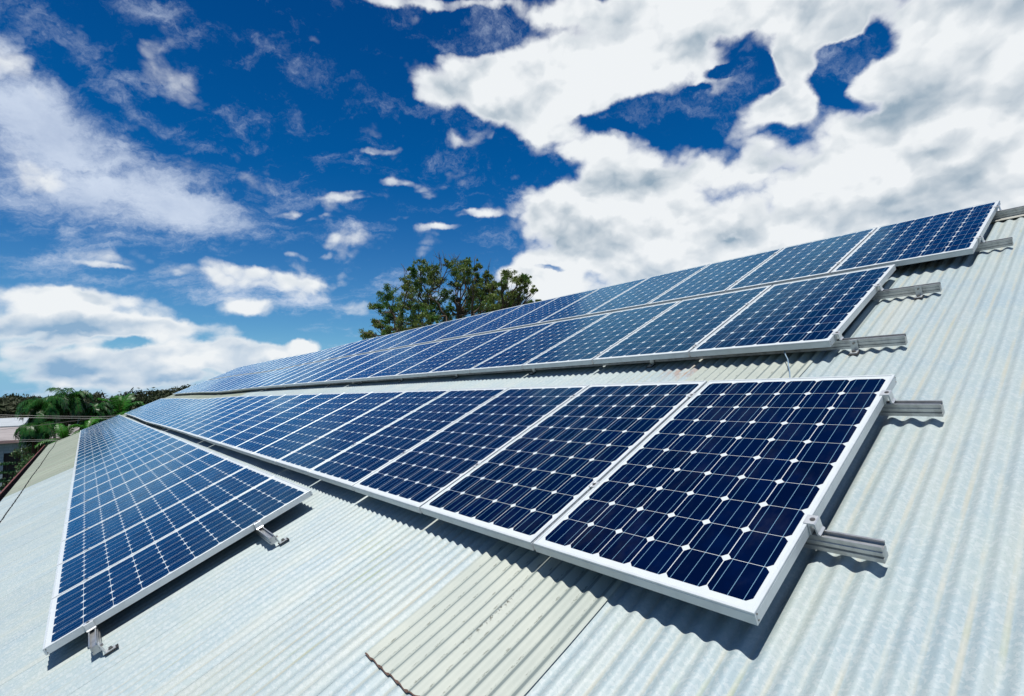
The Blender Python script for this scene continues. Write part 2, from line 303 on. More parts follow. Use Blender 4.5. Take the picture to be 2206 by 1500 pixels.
def make_roof_material(name, kind):
    m, h, b, o = material(name)
    uvn = h.new('ShaderNodeUVMap'); u, v, _ = h.sep(uvn.outputs[0])
    oi = h.new('ShaderNodeObjectInfo').outputs['Random']
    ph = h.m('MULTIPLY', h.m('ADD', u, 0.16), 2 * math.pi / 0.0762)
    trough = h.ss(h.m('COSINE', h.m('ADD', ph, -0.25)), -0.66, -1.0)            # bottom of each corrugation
    side = h.ss(h.m('SINE', h.m('ADD', ph, 0.12)), -0.05, 0.55)  # slope of each corrugation that faces away from the sun
    p = h.xyz(u, v, 0.0)
    streak = h.noise(h.xyz(h.m('MULTIPLY', u, 26.0), h.m('MULTIPLY', v, 0.9), 0.0), 1.0, 5, 0.62)
    streak2 = h.noise(h.xyz(h.m('MULTIPLY', u, 5.0), h.m('MULTIPLY', v, 0.45), 7.0), 1.0, 4, 0.6)
    patch = h.noise(p, 2.2, 6, 0.62)
    fine = h.noise(p, 190.0, 3, 0.7)
    spang = h.new('ShaderNodeTexVoronoi', feature='F1'); h.put(spang.inputs['Vector'], p); spang.inputs['Scale'].default_value = 95.0
    sp = h.sep(spang.outputs['Color'])[0]
    if kind == 'zinc':
        c = h.mix(h.ss(patch, 0.34, 0.70), (0.320, 0.378, 0.372), (0.272, 0.345, 0.372))
        c = h.mix(h.m('MULTIPLY', h.ss(streak2, 0.46, 0.74), 0.8), c, (0.378, 0.405, 0.370))
        c = h.mix(h.m('MULTIPLY', h.ss(streak, 0.50, 0.80), 0.30), c, (0.235, 0.315, 0.355))
        c = h.mix(h.m('MULTIPLY', h.ss(sp, 0.35, 1.0), 0.42), c, (0.445, 0.475, 0.470))
        c = h.mix(h.m('MULTIPLY', h.ss(fine, 0.47, 0.33), 0.45), c, (0.19, 0.255, 0.285))
        tr = h.m('MULTIPLY', trough, h.ss(h.noise(h.xyz(h.m('MULTIPLY', u, 9.0), h.m('MULTIPLY', v, 1.7), 3.0), 1.0, 5, 0.65), 0.38, 0.66))
        c = h.mix(h.m('MULTIPLY', tr, 0.58), c, (0.355, 0.335, 0.255))
        # rust blooming from a sheet lap
        ru = h.m('MULTIPLY', h.ss(h.v('LENGTH', h.v('MULTIPLY', h.v('SUBTRACT', p, (1.50, 2.20, 0)), (1 / 0.28, 1 / 0.22, 0))), 1.0, 0.1), h.ss(h.noise(h.xyz(h.m('MULTIPLY', u, 30.0), h.m('MULTIPLY', v, 7.0), 0.0), 1.0, 4, 0.6), 0.42, 0.62))
        c = h.mix(h.m('MULTIPLY', ru, 0.55), c, (0.26, 0.08, 0.02))
        rn = h.ss(h.noise(h.xyz(h.m('MULTIPLY', u, 4.0), h.m('MULTIPLY', v, 1.2), 11.0), 1.0, 6, 0.7), 0.66, 0.80)
        c = h.mix(h.m('MULTIPLY', rn, 0.22), c, (0.28, 0.22, 0.13))
        # algae
        al = h.m('MULTIPLY', trough, h.ss(h.noise(p, 1.4, 4, 0.6), 0.56, 0.7))
        c = h.mix(h.m('MULTIPLY', al, 0.5), c, (0.24, 0.29, 0.14))
        tone = h.m('ADD', 0.96, h.m('MULTIPLY', oi, 0.08))
        c = h.v('SCALE', c, scale=tone)
        rough, metal = 0.50, 0.0
    elif kind == 'cream':
        c = h.mix(h.ss(patch, 0.35, 0.7), (0.235, 0.275, 0.215), (0.265, 0.285, 0.235))
        c = h.mix(h.m('MULTIPLY', h.ss(streak, 0.48, 0.75), 0.6), c, (0.18, 0.22, 0.165))
        c = h.mix(h.ss(streak2, 0.5, 0.75), c, (0.29, 0.285, 0.235))
        c = h.v('SCALE', c, scale=h.m('ADD', 0.9, h.m('MULTIPLY', oi, 0.16)))
        rough, metal = 0.6, 0.05
    else:                                                     # fibreglass
        c = h.mix(h.ss(patch, 0.35, 0.7), (0.365, 0.392, 0.345), (0.310, 0.345, 0.310))
        c = h.mix(h.m('MULTIPLY', h.ss(fine, 0.45, 0.7), 0.25), c, (0.38, 0.395, 0.35))
        c = h.mix(h.m('MULTIPLY', side, 0.80), c, (0.13, 0.165, 0.165))  # shade of the slopes turned from the sun, painted into the colour
        dirt = h.m('MULTIPLY', h.ss(h.m('COSINE', h.m('ADD', ph, -0.30)), -0.84, -0.98), h.ss(h.noise(h.xyz(h.m('MULTIPLY', u, 60.0), h.m('MULTIPLY', v, 22.0), 0), 1.0, 6, 0.80), 0.52, 0.60))
        c = h.mix(h.m('MULTIPLY', dirt, 0.60), c, (0.07, 0.075, 0.055))
        lich = h.m('MULTIPLY', h.ss(h.v('LENGTH', h.v('MULTIPLY', h.v('SUBTRACT', p, (0.985, -0.30, 0)), (1 / 0.022, 1 / 0.30, 0))), 1.0, 0.2), h.ss(h.noise(p, 55, 5, 0.7), 0.50, 0.58))
        c = h.mix(lich, c, (0.06, 0.06, 0.045))
        rough, metal = 0.55, 0.0
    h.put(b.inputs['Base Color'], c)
    b.inputs['Roughness'].default_value = rough; b.inputs['Metallic'].default_value = metal; b.inputs['Specular IOR Level'].default_value = 0.4
    bn = h.new('ShaderNodeBump'); bn.inputs['Strength'].default_value = 0.35; bn.inputs['Distance'].default_value = 0.004
    h.put(bn.inputs['Height'], h.m('ADD', h.noise(h.xyz(h.m('MULTIPLY', u, 3.0), v, 0), 6.0, 4, 0.5), h.m('MULTIPLY', fine, 0.12)))
    h.t.links.new(bn.outputs[0], b.inputs['Normal'])
    return m
M_zinc = make_roof_material('galvanised_corrugated_iron', 'zinc')
M_cream = make_roof_material('cream_corrugated_iron', 'cream')
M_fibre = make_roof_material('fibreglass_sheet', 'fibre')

# ------------------------------------------------------------------ roof geometry (roof frame: x up the slope, y along the roof, z out)
def smooth(x, a, b):
    t = min(1, max(0, (x - a) / (b - a))); return t * t * (3 - 2 * t)
def sag(v, u): return -0.052 * math.exp(-((u - 20) / 3.6) ** 2) * smooth(v, -0.9, 0.1)
def base(v): return -0.140 + 0.018 * smooth(-v, 0.15, 1.0) - 0.012 * smooth(v, 1.6, 2.4)
RIDGE, EAVE, UN, UF = 5.46, -3.26, -3.97, 34.5
CP_ = 0.0762
def wave(u): return 0.0080 * math.cos(2 * math.pi * (u + 0.16) / CP_)
def surf(v, u):
    n = mnoise.noise(Vector((v * 0.8, u * 0.9, 0.0))) * 0.003 + mnoise.noise(Vector((v * 3.1, u * 4.0, 5.0))) * 0.0013
    return base(v) + sag(v, u) + n
def sheet(name, u0, u1, v0, v1, per, nv, lift0, lift1, mat, parent, endw=0.0, deep=1.0):
    nu = max(2, int(round((u1 - u0) / CP_ * per)))
    me = bpy.data.meshes.new(name); V = []; UV = []
    for j in range(nv + 1):
        v = v0 + (v1 - v0) * j / nv
        for i in range(nu + 1):
            t = i / nu; u = u0 + (u1 - u0) * t
            vv = v + (endw * mnoise.noise(Vector((u * 6, 0, 3))) if j == 0 else 0)
            V.append((vv, u, surf(vv, u) + wave(u) * deep + lift0 + (lift1 - lift0) * t)); UV.append((u, vv))
    F = [(j * (nu + 1) + i, (j + 1) * (nu + 1) + i, (j + 1) * (nu + 1) + i + 1, j * (nu + 1) + i + 1) for j in range(nv) for i in range(nu)]
    F = [f[::-1] for f in F]
    me.from_pydata(V, [], F); me.update()
    me.polygons.foreach_set('use_smooth', [True] * len(me.polygons))
    l = me.uv_layers.new(name='UVMap'); idx = np.zeros(len(me.loops), dtype=np.int32); me.loops.foreach_get('vertex_index', idx)
    l.data.foreach_set('uv', np.array(UV, dtype=np.float32)[idx].ravel())
    o = link(name, me, mat, parent); return o
shed = empty('shed', RM)
tag(shed, 'long shed with the galvanised corrugated iron roof that carries the solar panels', 'shed')
k = 0; u = UN
while u < UF - 0.2:
    ue = min(u + 0.762, UF)
    mid = (u + ue) / 2
    if 0.5 < mid < 1.4:                                     # metal below the fibreglass sheet only
        s = sheet('roof_sheet', u, ue + 0.03, EAVE, -0.45, 14, 14, 0.0004, 0.0, M_zinc, shed)
    else:
        near = mid < 8
        cream = mid > 16.1
        s = sheet('roof_sheet', u, ue + 0.03, EAVE, RIDGE, 14 if mid < 6 else (8 if mid < 16 else 6), 44 if near else 16, 0.0004, 0.0, M_cream if cream else M_zinc, shed)
        if cream: s['label'] = 'weathered greenish cream roof sheet'
    u += 0.762; k += 1
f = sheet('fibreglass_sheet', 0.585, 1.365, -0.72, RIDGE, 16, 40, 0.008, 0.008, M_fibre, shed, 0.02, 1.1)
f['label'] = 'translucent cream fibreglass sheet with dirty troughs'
# brown rusty rim along the fibreglass sheet's lower end
mb = MB(); n = 160
for i in range(n + 1):
    uu = 0.585 + 0.78 * i / n; vv = -0.72 + 0.02 * mnoise.noise(Vector((uu * 6, 0, 3)))
    z = surf(vv, uu) + wave(uu) * 1.1
    w = 0.001 + 0.010 * max(0, mnoise.noise(Vector((uu * 30, 2, 3)))) + 0.012 * max(0, -math.cos(2 * math.pi * (uu + 0.16) / CP_) - 0.5) 
    mb.v += [(vv - 0.003, uu, z + 0.0055), (vv - 0.003, uu, z + 0.0088), (vv + w, uu, z + 0.0091)]
    if i:
        a = 3 * (i - 1); mb.f += [(a, a + 3, a + 4, a + 1), (a + 1, a + 4, a + 5, a + 2)]
mb.build('rusty_rim', M_rust, f)
# black dots standing for shaded lap gaps by the gutter, one to a corrugation
mb = MB()
uu = 3.0
while uu < UF:
    c = round((uu + 0.16) / CP_) * CP_ - 0.16
    jit = 0.05 * mnoise.noise(Vector((c * 0.25, 0, 9))) + (random.random() - 0.5) * 0.012
    z = surf(-2.9, c) + wave(c)
    mb.cyl((-2.90 + jit, c, z - 0.002), 0.014, 0.010, 7); uu += CP_
mb.build('lap_shade_dots', M_rubber, shed)['kind'] = 'stuff'
# ridge cap: flat beige flashing, its roll, and the far slope
M_cap = simple('ridge_cap_paint', (0.33, 0.33, 0.29), 0.5, 0.1, 0.12, 5)
capz = lambda uu: base(5.4) + sag(5.4, uu)
prof = [(RIDGE - 0.115, 0.016), (RIDGE - 0.10, 0.020), (RIDGE - 0.02, 0.034), (RIDGE + 0.0, 0.052), (RIDGE + 0.03, 0.058), (RIDGE + 0.055, 0.045), (RIDGE + 0.14, -0.065), (RIDGE + 0.138, -0.070), (RIDGE + 0.05, 0.040), (RIDGE + 0.02, 0.046), (RIDGE - 0.02, 0.026), (RIDGE - 0.115, 0.012)]
MB().prism(prof, [(lambda a, b_, s_=s_: (a, s_, b_ + capz(s_))) for s_ in [UN + (UF - UN) * i / 40 for i in range(41)]]).build('ridge_cap', M_cap, shed)
Ri = RM.inverted()
def wv(x, y, z): return tuple(Ri @ Vector((x, y, z)))
rp = RM @ Vector((RIDGE, 0, -0.14)); ep = RM @ Vector((EAVE, 0, -0.14))
mb = MB(); nn = int((UF - UN) / CP_ * 4)
for i in range(nn + 1):
    y = UN + (UF - UN) * i / nn; w = 0.008 * math.cos(2 * math.pi * y / CP_)
    mb.v += [wv(rp.x + 0.03, y, rp.z + w - 0.02), wv(rp.x + 6.5, y, rp.z - 3.05 + w)]
    if i: a = 2 * (i - 1); mb.f.append((a, a + 1, a + 3, a + 2))
mb.build('rear_roof_sheet', M_zinc, shed, True)
M_wall = simple('shed_wall_paint', (0.42, 0.42, 0.38), 0.7, 0, 0.1, 3)
xa, xb = ep.x + 0.35, rp.x + 6.1; za = ep.z - 0.05 + 0.35 * math.tan(AL) - 0.1
for y0, y1 in ((UN + 0.15, UN + 0.3), (UF - 0.3, UF - 0.15)):
    mb = MB(); b0 = 0
    for y in (y0, y1): mb.v += [wv(xa, y, 0), wv(xb, y, 0), wv(xb, y, rp.z - 3.0), wv(rp.x, y, rp.z - 0.12), wv(xa, y, za)]
    mb.f += [tuple(b0 + i for i in range(5)), tuple(b0 + 9 - i for i in range(5))] + [(b0 + i, b0 + 5 + i, b0 + 5 + (i + 1) % 5, b0 + (i + 1) % 5) for i in range(5)]
    mb.build('end_wall', M_wall, shed)
for x0, x1, zt in ((xa, xa + 0.15, za - 0.05), (xb - 0.15, xb, rp.z - 3.1)):
    mb = MB(); b0 = 0; mb.v += [wv(x, y, z) for z in (0, zt) for x, y in ((x0, UN + 0.31), (x1, UN + 0.31), (x1, UF - 0.31), (x0, UF - 0.31))]
    mb.f += [tuple(b0 + i for i in q) for q in ((3, 2, 1, 0), (4, 5, 6, 7), (0, 1, 5, 4), (1, 2, 6, 5), (2, 3, 7, 6), (3, 0, 4, 7))]
    mb.build('side_wall', M_wall, shed)
# gutter along the eave (vertical sides, so laid out in world axes)
gx, gz = ep.x, ep.z
gp = [(0.03, -0.03), (0.025, -0.13), (-0.02, -0.155), (-0.09, -0.150), (-0.125, -0.10), (-0.13, 0.01), (-0.155, 0.015), (-0.155, 0.0), (-0.145, -0.11), (-0.10, -0.17), (-0.02, -0.175), (0.035, -0.14), (0.045, -0.03)]
gu = MB().prism(gp, [(lambda a, b_, s_=s_: wv(gx + a, s_, gz + b_ + 0.012 * mnoise.noise(Vector((s_ * 0.5, 0, 0))))) for s_ in np.linspace(UN, UF, 40)]).build('gutter', M_gut, shed)
MB().prism([(-0.158, 0.016), (-0.128, 0.016), (-0.128, 0.024), (-0.158, 0.024)], [(lambda a, b_, s_=s_: wv(gx + a, s_, gz + b_ + 0.012 * mnoise.noise(Vector((s_ * 0.5, 0, 0))))) for s_ in np.linspace(UN, UF, 40)]).build('gutter_lip', M_gutlip, gu)

# ------------------------------------------------------------------ solar panels
FH = 0.045
def frame_mesh():
    mb = MB(); lip = 0.011
    P_ = [((0, 0), (lip, lip)), ((PL, 0), (PL - lip, lip)), ((PL, PW), (PL - lip, PW - lip)), ((0, PW), (lip, PW - lip))]
    c = 0.0012
    rings = []
    def ring(off, z):                      # off: inset from the outer edge
        b0 = len(mb.v); mb.v += [(off, off, z), (PL - off, off, z), (PL - off, PW - off, z), (off, PW - off, z)]; return b0
    ids = [ring(0.028, -FH), ring(0, -FH), ring(0, -0.010), ring(0.0012, -0.0092), ring(0.0012, -0.0080), ring(0, -0.0072), ring(0, -c), ring(c, 0), ring(lip - c, 0), ring(lip, -c), ring(lip, -0.0028)]
    for a, b_ in zip(ids, ids[1:]):
        for i in range(4):
            j = (i + 1) % 4; mb.f.append((a + i, a + j, b_ + j, b_ + i))
    # inner faces down to the flange
    i2 = [ring(0.0025, -0.010), ring(0.0025, -FH + 0.002), ring(0.028, -FH + 0.002)]
    for a, b_ in ((i2[0], i2[1]), (i2[1], i2[2])):
        for i in range(4):
            j = (i + 1) % 4; mb.f.append((a + j, a + i, b_ + i, b_ + j))
    return mb.mesh('frame')
def sheet_mesh():
    me = bpy.data.meshes.new('cell_sheet'); a = 0.0108
    V = [(a, a, -0.003), (PL - a, a, -0.003), (PL - a, PW - a, -0.003), (a, PW - a, -0.003)]
    V += [(x, y, -0.008) for x, y, z in V]
    me.from_pydata(V, [], [(0, 1, 2, 3), (7, 6, 5, 4), (0, 4, 5, 1), (1, 5, 6, 2), (2, 6, 7, 3), (3, 7, 4, 0)]); me.update()
    l = me.uv_layers.new(name='UVMap')
    for lp, dd in zip(me.loops, l.data): p = me.vertices[lp.vertex_index].co; dd.uv = (p.y, p.x)
    return me
FM, SM = frame_mesh(), sheet_mesh(); FM.materials.append(M_frame); SM.materials.append(M_cell)
ORD = ['nearest', 'second', 'third', 'fourth', 'fifth', 'sixth', 'seventh', 'eighth', 'ninth', 'tenth', 'eleventh', 'twelfth', 'thirteenth', 'fourteenth', 'fifteenth', 'sixteenth', 'seventeenth', 'eighteenth', 'nineteenth', 'twentieth',
 'twenty-first', 'twenty-second', 'twenty-third', 'twenty-fourth', 'twenty-fifth', 'twenty-sixth', 'twenty-seventh', 'twenty-eighth', 'twenty-ninth', 'thirtieth', 'thirty-first', 'thirty-second']
ROWS = {  # u0, v0, h, tilt, count, rail offsets, rail end u, words
 'A': (3.400, -1.857, 0.020, -0.002, 29, (0.225, 1.255), (3.13, 3.10), 'row lowest on the roof'),
 'B': (0.0, 0.0, 0.0, 0.0, 32, (0.468, 1.47), (-0.21, -0.205), 'second row up from the gutter'),
 'C': (0.474, 2.278, -0.019, -0.0048, 32, (0.12, 1.11), (0.11, 0.10), 'second row down from the ridge'),
 'D': (-0.004, 4.035, -0.023, 0.0035, 32, (0.30, 1.385), (-0.196, -0.55), 'row highest on the roof')}
proto = None
for r_, (u0, v0, h0, tilt, cnt, ro, re, words) in ROWS.items():
    for i in range(cnt):
        uu = u0 + i * PITCH; vc = v0 + PL / 2
        z0, z1 = sag(vc, uu), sag(vc, uu + PW)
        roll = math.atan2(z1 - z0, PW) + (random.random() - 0.5) * 0.0016
        L = Matrix.Translation((v0 + (random.random() - 0.5) * 0.004 * (i > 0), uu, h0 + z0 + (random.random() - 0.5) * 0.0012)) @ Matrix.Rotation(-tilt - (random.random() - 0.5) * 0.0012, 4, 'Y') @ Matrix.Rotation(roll, 4, 'X')
        if proto is None:
            t = empty('solar_panel', RM @ L); proto = t
            kids = [link('frame', FM, None, t), link('cell_sheet', SM, None, t)]
        else:
            t = proto.copy(); COL.objects.link(t); t.matrix_world = RM @ L
            for kd in kids: c = kd.copy(); COL.objects.link(c); c.parent = t
        if i == cnt - 1: wh = 'farthest'
        else: wh = ORD[i]
        tag(t, f'dark blue solar panel, {wh} one in the {words}', 'solar panel', 'solar panels in four rows on the roof')
        if i == 0:                       # screws in the end of the frame, two to a corner
            for sv in (0.012, PL - 0.012):
                for sz in (-0.012, -0.034):
                    MB().tube([(0, 0.0, 0), (0, -0.0022, 0)], 0.0032, 8).build('corner_screw', M_steel, t, False, Matrix.Translation((sv, 0, sz)))

# ------------------------------------------------------------------ rails, clamps, feet
RP = [(-20, 0), (-13, 0), (-13, -3), (-16, -3), (-16, -15), (16, -15), (16, -3), (13, -3), (13, 0), (20, 0), (20, -9), (16.5, -11), (16.5, -20), (20, -22), (20, -35), (15, -37), (15, -42), (21, -44), (21, -60),
      (-21, -60), (-21, -44), (-15, -42), (-15, -37), (-20, -35), (-20, -22), (-16.5, -20), (-16.5, -11), (-20, -9)]
def clamp_end():                          # body outside the frame, lip over it; y=0 is the frame's end face
    mb = MB()
    mb.prism([(0.012, 0.0045), (0.012, 0.0005), (-0.0015, 0.0005), (-0.0015, -0.044), (-0.006, -0.044), (-0.006, -0.004), (-0.020, -0.004), (-0.024, -0.040), (-0.034, -0.044), (-0.036, -0.040), (-0.029, -0.034), (-0.026, 0.001), (-0.023, 0.0045)],
             [(lambda a, b_, s_=s_: (s_, a, b_)) for s_ in (-0.024, 0.024)])
    return mb.mesh('end_clamp')
def clamp_mid():
    mb = MB()
    mb.prism([(-0.019, 0.0045), (-0.019, 0.0006), (-0.0088, 0.0006), (-0.0088, -0.030), (0.0088, -0.030), (0.0088, 0.0006), (0.019, 0.0006), (0.019, 0.0045), (0.010, 0.0050), (0.006, 0.0035), (-0.006, 0.0035), (-0.010, 0.0050)],
             [(lambda a, b_, s_=s_: (s_, a, b_)) for s_ in (-0.024, 0.024)])
    return mb.mesh('mid_clamp')
def bolt_mesh(z):
    mb = MB(); mb.cyl((0, 0, z), 0.0065, 0.004, 12); mb.cyl((0, 0, z + 0.001), 0.009, 0.0012, 14); return mb.mesh('bolt')
CE, CMi, BE, BMi = clamp_end(), clamp_mid(), bolt_mesh(0.0045), bolt_mesh(0.0036)
CE.materials.append(M_clamp); CMi.materials.append(M_clamp); BE.materials.append(M_steel); BMi.materials.append(M_steel)
def foot_mesh():    # stands upslope of its rail; turned round for the upper rows                          # L foot bolted to the rail's lower side
    mb = MB()
    mb.prism([(0.0215, -0.012), (0.0265, -0.012), (0.0335, -0.078), (0.080, -0.078), (0.080, -0.083), (0.0275, -0.083)], [(lambda a, b_, s_=s_: (a, s_, b_)) for s_ in (-0.02, 0.02)])
    return mb.mesh('mounting_foot')
FT = foot_mesh(); FT.materials.append(M_clamp)
fb = MB(); fb.cyl((0.058, 0, -0.078), 0.009, 0.012, 6); fb.cyl((0.058, 0, -0.0785), 0.013, 0.003, 12)
fb.tube([(0.025, 0, -0.03), (0.040, 0, -0.03)], 0.007, 6)
FB = fb.mesh('foot_bolt'); FB.materials.append(M_steel)
gk = MB().box(0.024, 0.092, -0.025, 0.025, -0.090, -0.0835).mesh('rubber_pad'); gk.materials.append(M_rubber)
RW = {'A': 'row lowest on the roof', 'B': 'second row up from the gutter', 'C': 'second row down from the ridge', 'D': 'row highest on the roof'}
for r_, (u0, v0, h0, tilt, cnt, ro, re, words) in ROWS.items():
    for q, (rv, ru) in enumerate(zip(ro, re)):
        vr = v0 + rv; zt = h0 + rv * math.sin(tilt) - FH - 0.001
        t = empty('mounting_rail', RM @ Matrix.Translation((vr, ru, zt)))
        tag(t, f"grey rail, {'lower' if q == 0 else 'upper'} of the two under the {RW[r_]}", 'mounting rail', 'mounting rails of the solar panels')
        ue = u0 + cnt * PITCH + 0.12
        st = [ru, u0 - 0.001] + [u0 + i * PITCH for i in range(1, cnt + 1)] + [ue]
        MB().prism([(a / 1000, b_ / 1000) for a, b_ in RP][::-1], [(lambda a, b_, s_=s_: (a, s_ - ru, b_ + sag(v0 + PL / 2, s_))) for s_ in st]).build('rail', M_alu, t)
        for e, (uu, flip) in enumerate(((u0, 1), (u0 + (cnt - 1) * PITCH + PW, -1))):
            c = link('end_clamp', CE, None, t, Matrix.Translation((0, uu - ru, FH + 0.001 + sag(v0 + PL / 2, uu))) @ (Matrix.Rotation(math.pi, 4, 'Z') if flip < 0 else Matrix()))
            link('bolt', BE, None, c, Matrix.Translation((0, -0.012, 0)))
        for i in range(1, cnt):
            uu = u0 + i * PITCH - (PITCH - PW) / 2
            c = link('mid_clamp', CMi, None, t, Matrix.Translation((random.uniform(-.006, .006), uu - ru, FH + 0.001 + sag(v0 + PL / 2, uu))))
            link('bolt', BMi, None, c)
        uu = ru + (0.17 if r_ != 'A' else 0.02)
        if r_ == 'B': uu = ru + 0.75
        if r_ == 'D': uu = ru + 0.8
        if r_ == 'C': uu = ru + (0.25 if q == 0 else 0.09)
        while uu < ue:
            cr = round((uu + 0.16) / CP_) * CP_ - 0.16
            zc = surf(vr, cr) + 0.0080 + 0.007                      # top of the corrugation
            zz = max(zc - zt + 0.083, -0.03)
            c = link('mounting_foot', FT, None, t, Matrix.Translation((0, cr - ru, zz)) @ (Matrix() if r_ == 'A' else Matrix.Rotation(math.pi, 4, 'Z')))
            link('foot_bolt', FB, None, c); link('rubber_pad', gk, None, c)
            uu += 1.52
# loose cable end hanging out from under the panels
mb = MB(); pts = [(2.33, 0.78, -0.075), (2.25, 0.745, -0.085), (2.20, 0.715, -0.10), (2.12, 0.685, -0.113), (2.05, 0.655, -0.122), (1.98, 0.63, -0.128), (1.88, 0.60, -0.131), (1.80, 0.59, -0.131)]
cb = mb.tube(pts, 0.0035, 8).build('cable', simple('blue_grey_cable', (0.30, 0.42, 0.52), 0.4, 0.3), None, True); cb.matrix_world = RM
tag(cb, 'thin blue-grey cable hanging from under the panels over the fibreglass sheet', 'cable')

# ------------------------------------------------------------------ ground
def make_ground():
    m, h, b, o = material('dry_grass_and_gravel'); p = h.new('ShaderNodeTexCoord').outputs['Object']
    c = h.mix(h.ss(h.noise(p, 0.15, 6, 0.6), 0.4, 0.6), (0.06, 0.085, 0.03), (0.17, 0.15, 0.11))
    c = h.mix(h.m('MULTIPLY', h.noise(p, 3.0, 5, 0.7), 0.5), c, (0.05, 0.06, 0.03)); h.put(b.inputs['Base Color'], c); b.inputs['Roughness'].default_value = 0.95
    return m
MB().box(-3000, 3000, -3000, 3000, -0.5, 0).build('ground', make_ground())['kind'] = 'structure'
# ------------------------------------------------------------------ foliage
def leaf_material(name, c1, c2, c3, scale, gloss=0.45):
    m, h, b, o = material(name); p = h.new('ShaderNodeTexCoord').outputs['Object']
    n = h.noise(p, scale, 3, 0.6); n2 = h.noise(p, scale * 9, 2, 0.5)
    c = h.mix(h.ss(n, 0.38, 0.62), c1, c2); c = h.mix(h.ss(n2, 0.45, 0.8), c, c3)
    h.put(b.inputs['Base Color'], c); b.inputs['Roughness'].default_value = gloss; b.inputs['Specular IOR Level'].default_value = 0.3
    tr = h.new('ShaderNodeBsdfTranslucent'); h.put(tr.inputs[0], c)
    mx = h.new('ShaderNodeMixShader'); mx.inputs[0].default_value = 0.22
    h.t.links.new(b.outputs[0], mx.inputs[1]); h.t.links.new(tr.outputs[0], mx.inputs[2]); h.t.links.new(mx.outputs[0], o.inputs[0])
    return m
M_bark = simple('grey_brown_bark', (0.10, 0.075, 0.055), 0.9, 0, 0.25, 6, 0.2)
M_palmbark = simple('palm_bark', (0.085, 0.05, 0.03), 0.9, 0, 0.25, 6, 0.2)
def leaves(centers, radii, counts, size, droop=0.6, squash=0.8):
    """many leaf-sized quads spread through irregular clumps"""
    V = []
    for c, r, n in zip(centers, radii, counts):
        d_ = rng.normal(size=(n, 3)); d_ /= np.linalg.norm(d_, axis=1)[:, None]
        rr = r * rng.random(n) ** 0.45
        lump = 1 + 0.35 * np.sin(d_[:, 0] * 5 + c[0] * 3) * np.sin(d_[:, 1] * 4 + c[1] * 2) + 0.25 * np.sin(d_[:, 2] * 7 + c[2])
        p = np.array(c) + d_ * (rr * lump)[:, None] * np.array([1, 1, squash])
        a = rng.normal(size=(n, 3)); a[:, 2] -= droop * 2; a /= np.linalg.norm(a, axis=1)[:, None]
        bb = np.cross(a, rng.normal(size=(n, 3))); bb /= np.linalg.norm(bb, axis=1)[:, None]
        s = size * (0.6 + 0.8 * rng.random(n))[:, None]
        q = np.stack([p - a * s, p + bb * s * 0.30, p + a * s, p - bb * s * 0.30], 1)
        V.append(q)
    return np.concatenate(V).reshape(-1, 3)
def quad_mesh(name, V):
    n = len(V) // 4; me = bpy.data.meshes.new(name)
    me.vertices.add(len(V)); me.vertices.foreach_set('co', V.astype(np.float32).ravel())
    me.loops.add(4 * n); me.loops.foreach_set('vertex_index', np.arange(4 * n, dtype=np.int32))
    me.polygons.add(n); me.polygons.foreach_set('loop_start', np.arange(0, 4 * n, 4, dtype=np.int32)); me.polygons.foreach_set('loop_total', np.full(n, 4, dtype=np.int32))
    me.update(); me.validate(); return me
M_euc = leaf_material('eucalyptus_leaves', (0.055, 0.145, 0.024), (0.135, 0.180, 0.034), (0.075, 0.085, 0.030), 0.45)
M_palm = leaf_material('palm_leaves', (0.006, 0.052, 0.010), (0.022, 0.105, 0.014), (0.06, 0.15, 0.03), 0.8, 0.35)
M_for = leaf_material('forest_leaves', (0.030, 0.045, 0.018), (0.050, 0.055, 0.026), (0.022, 0.040, 0.014), 0.12, 0.7)
M_bush = leaf_material('bush_leaves', (0.03, 0.09, 0.025), (0.05, 0.13, 0.04), (0.16, 0.06, 0.05), 1.2)
M_con = leaf_material('conifer_leaves', (0.012, 0.05, 0.018), (0.02, 0.07, 0.02), (0.02, 0.05, 0.02), 1.0)

# eucalyptus behind the ridge
E0 = (760, 530); ES = 5.252
CL = [(400,560,80),(450,680,90),(270,690,55),(255,870,55),(180,1000,60),(390,980,60),(620,420,60),(650,560,90),(740,400,80),(770,250,65),(860,330,75),(910,300,70),(960,400,90),(740,680,100),(880,610,70),(560,800,100),(420,800,70),(530,930,80),
 (700,860,90),(1000,700,80),(1050,560,70),(900,850,80),(1090,210,50),(1160,300,70),(1240,230,70),(1290,300,70),(1170,440,50),(1270,400,60),(1400,235,52),(1405,330,34),(1520,330,44),(1440,430,60),(1400,510,70),(1500,500,95),(1590,450,55),
 (1340,600,80),(1450,620,100),(1560,640,80),(1730,350,80),(1700,450,65),(1650,570,75),(1740,620,80),(1800,560,65),(1895,390,66),(1970,390,48),(1910,480,55),(2045,500,32),(1900,600,55),(1380,720,90),(1250,760,70),(1550,720,80),(1680,680,70),
 (1820,660,60),(2000,640,26),(2100,625,20),(820,760,70),(1050,790,80),(1200,800,60),(640,680,60),(330,900,40),(1300,180,30),(690,280,40),(1190,620,45),(1110,700,40),(1180,1000,160),(800,1000,160),(1500,900,170),(1800,860,150)]
rt = random.Random(3)
DT = 32.0
tree = empty('eucalyptus_tree', Matrix.Translation(at(990, 760, DT) * 1.0))
tb = tree.matrix_world.translation.copy(); tb.z = 0; tree.matrix_world = Matrix.Translation(tb)
tag(tree, 'large spreading eucalyptus with open clumpy crown standing behind the roof ridge', 'tree')
cen = []; rad = []
for x, y, r in CL:
    dd = DT + rt.uniform(-2.6, 2.6)
    p = at(E0[0] + x / ES, E0[1] + y / ES, dd); cen.append(p - tb); rad.append(r / ES * 0.0235 * dd / 32 * 1.75)
br = MB(); tw = MB()
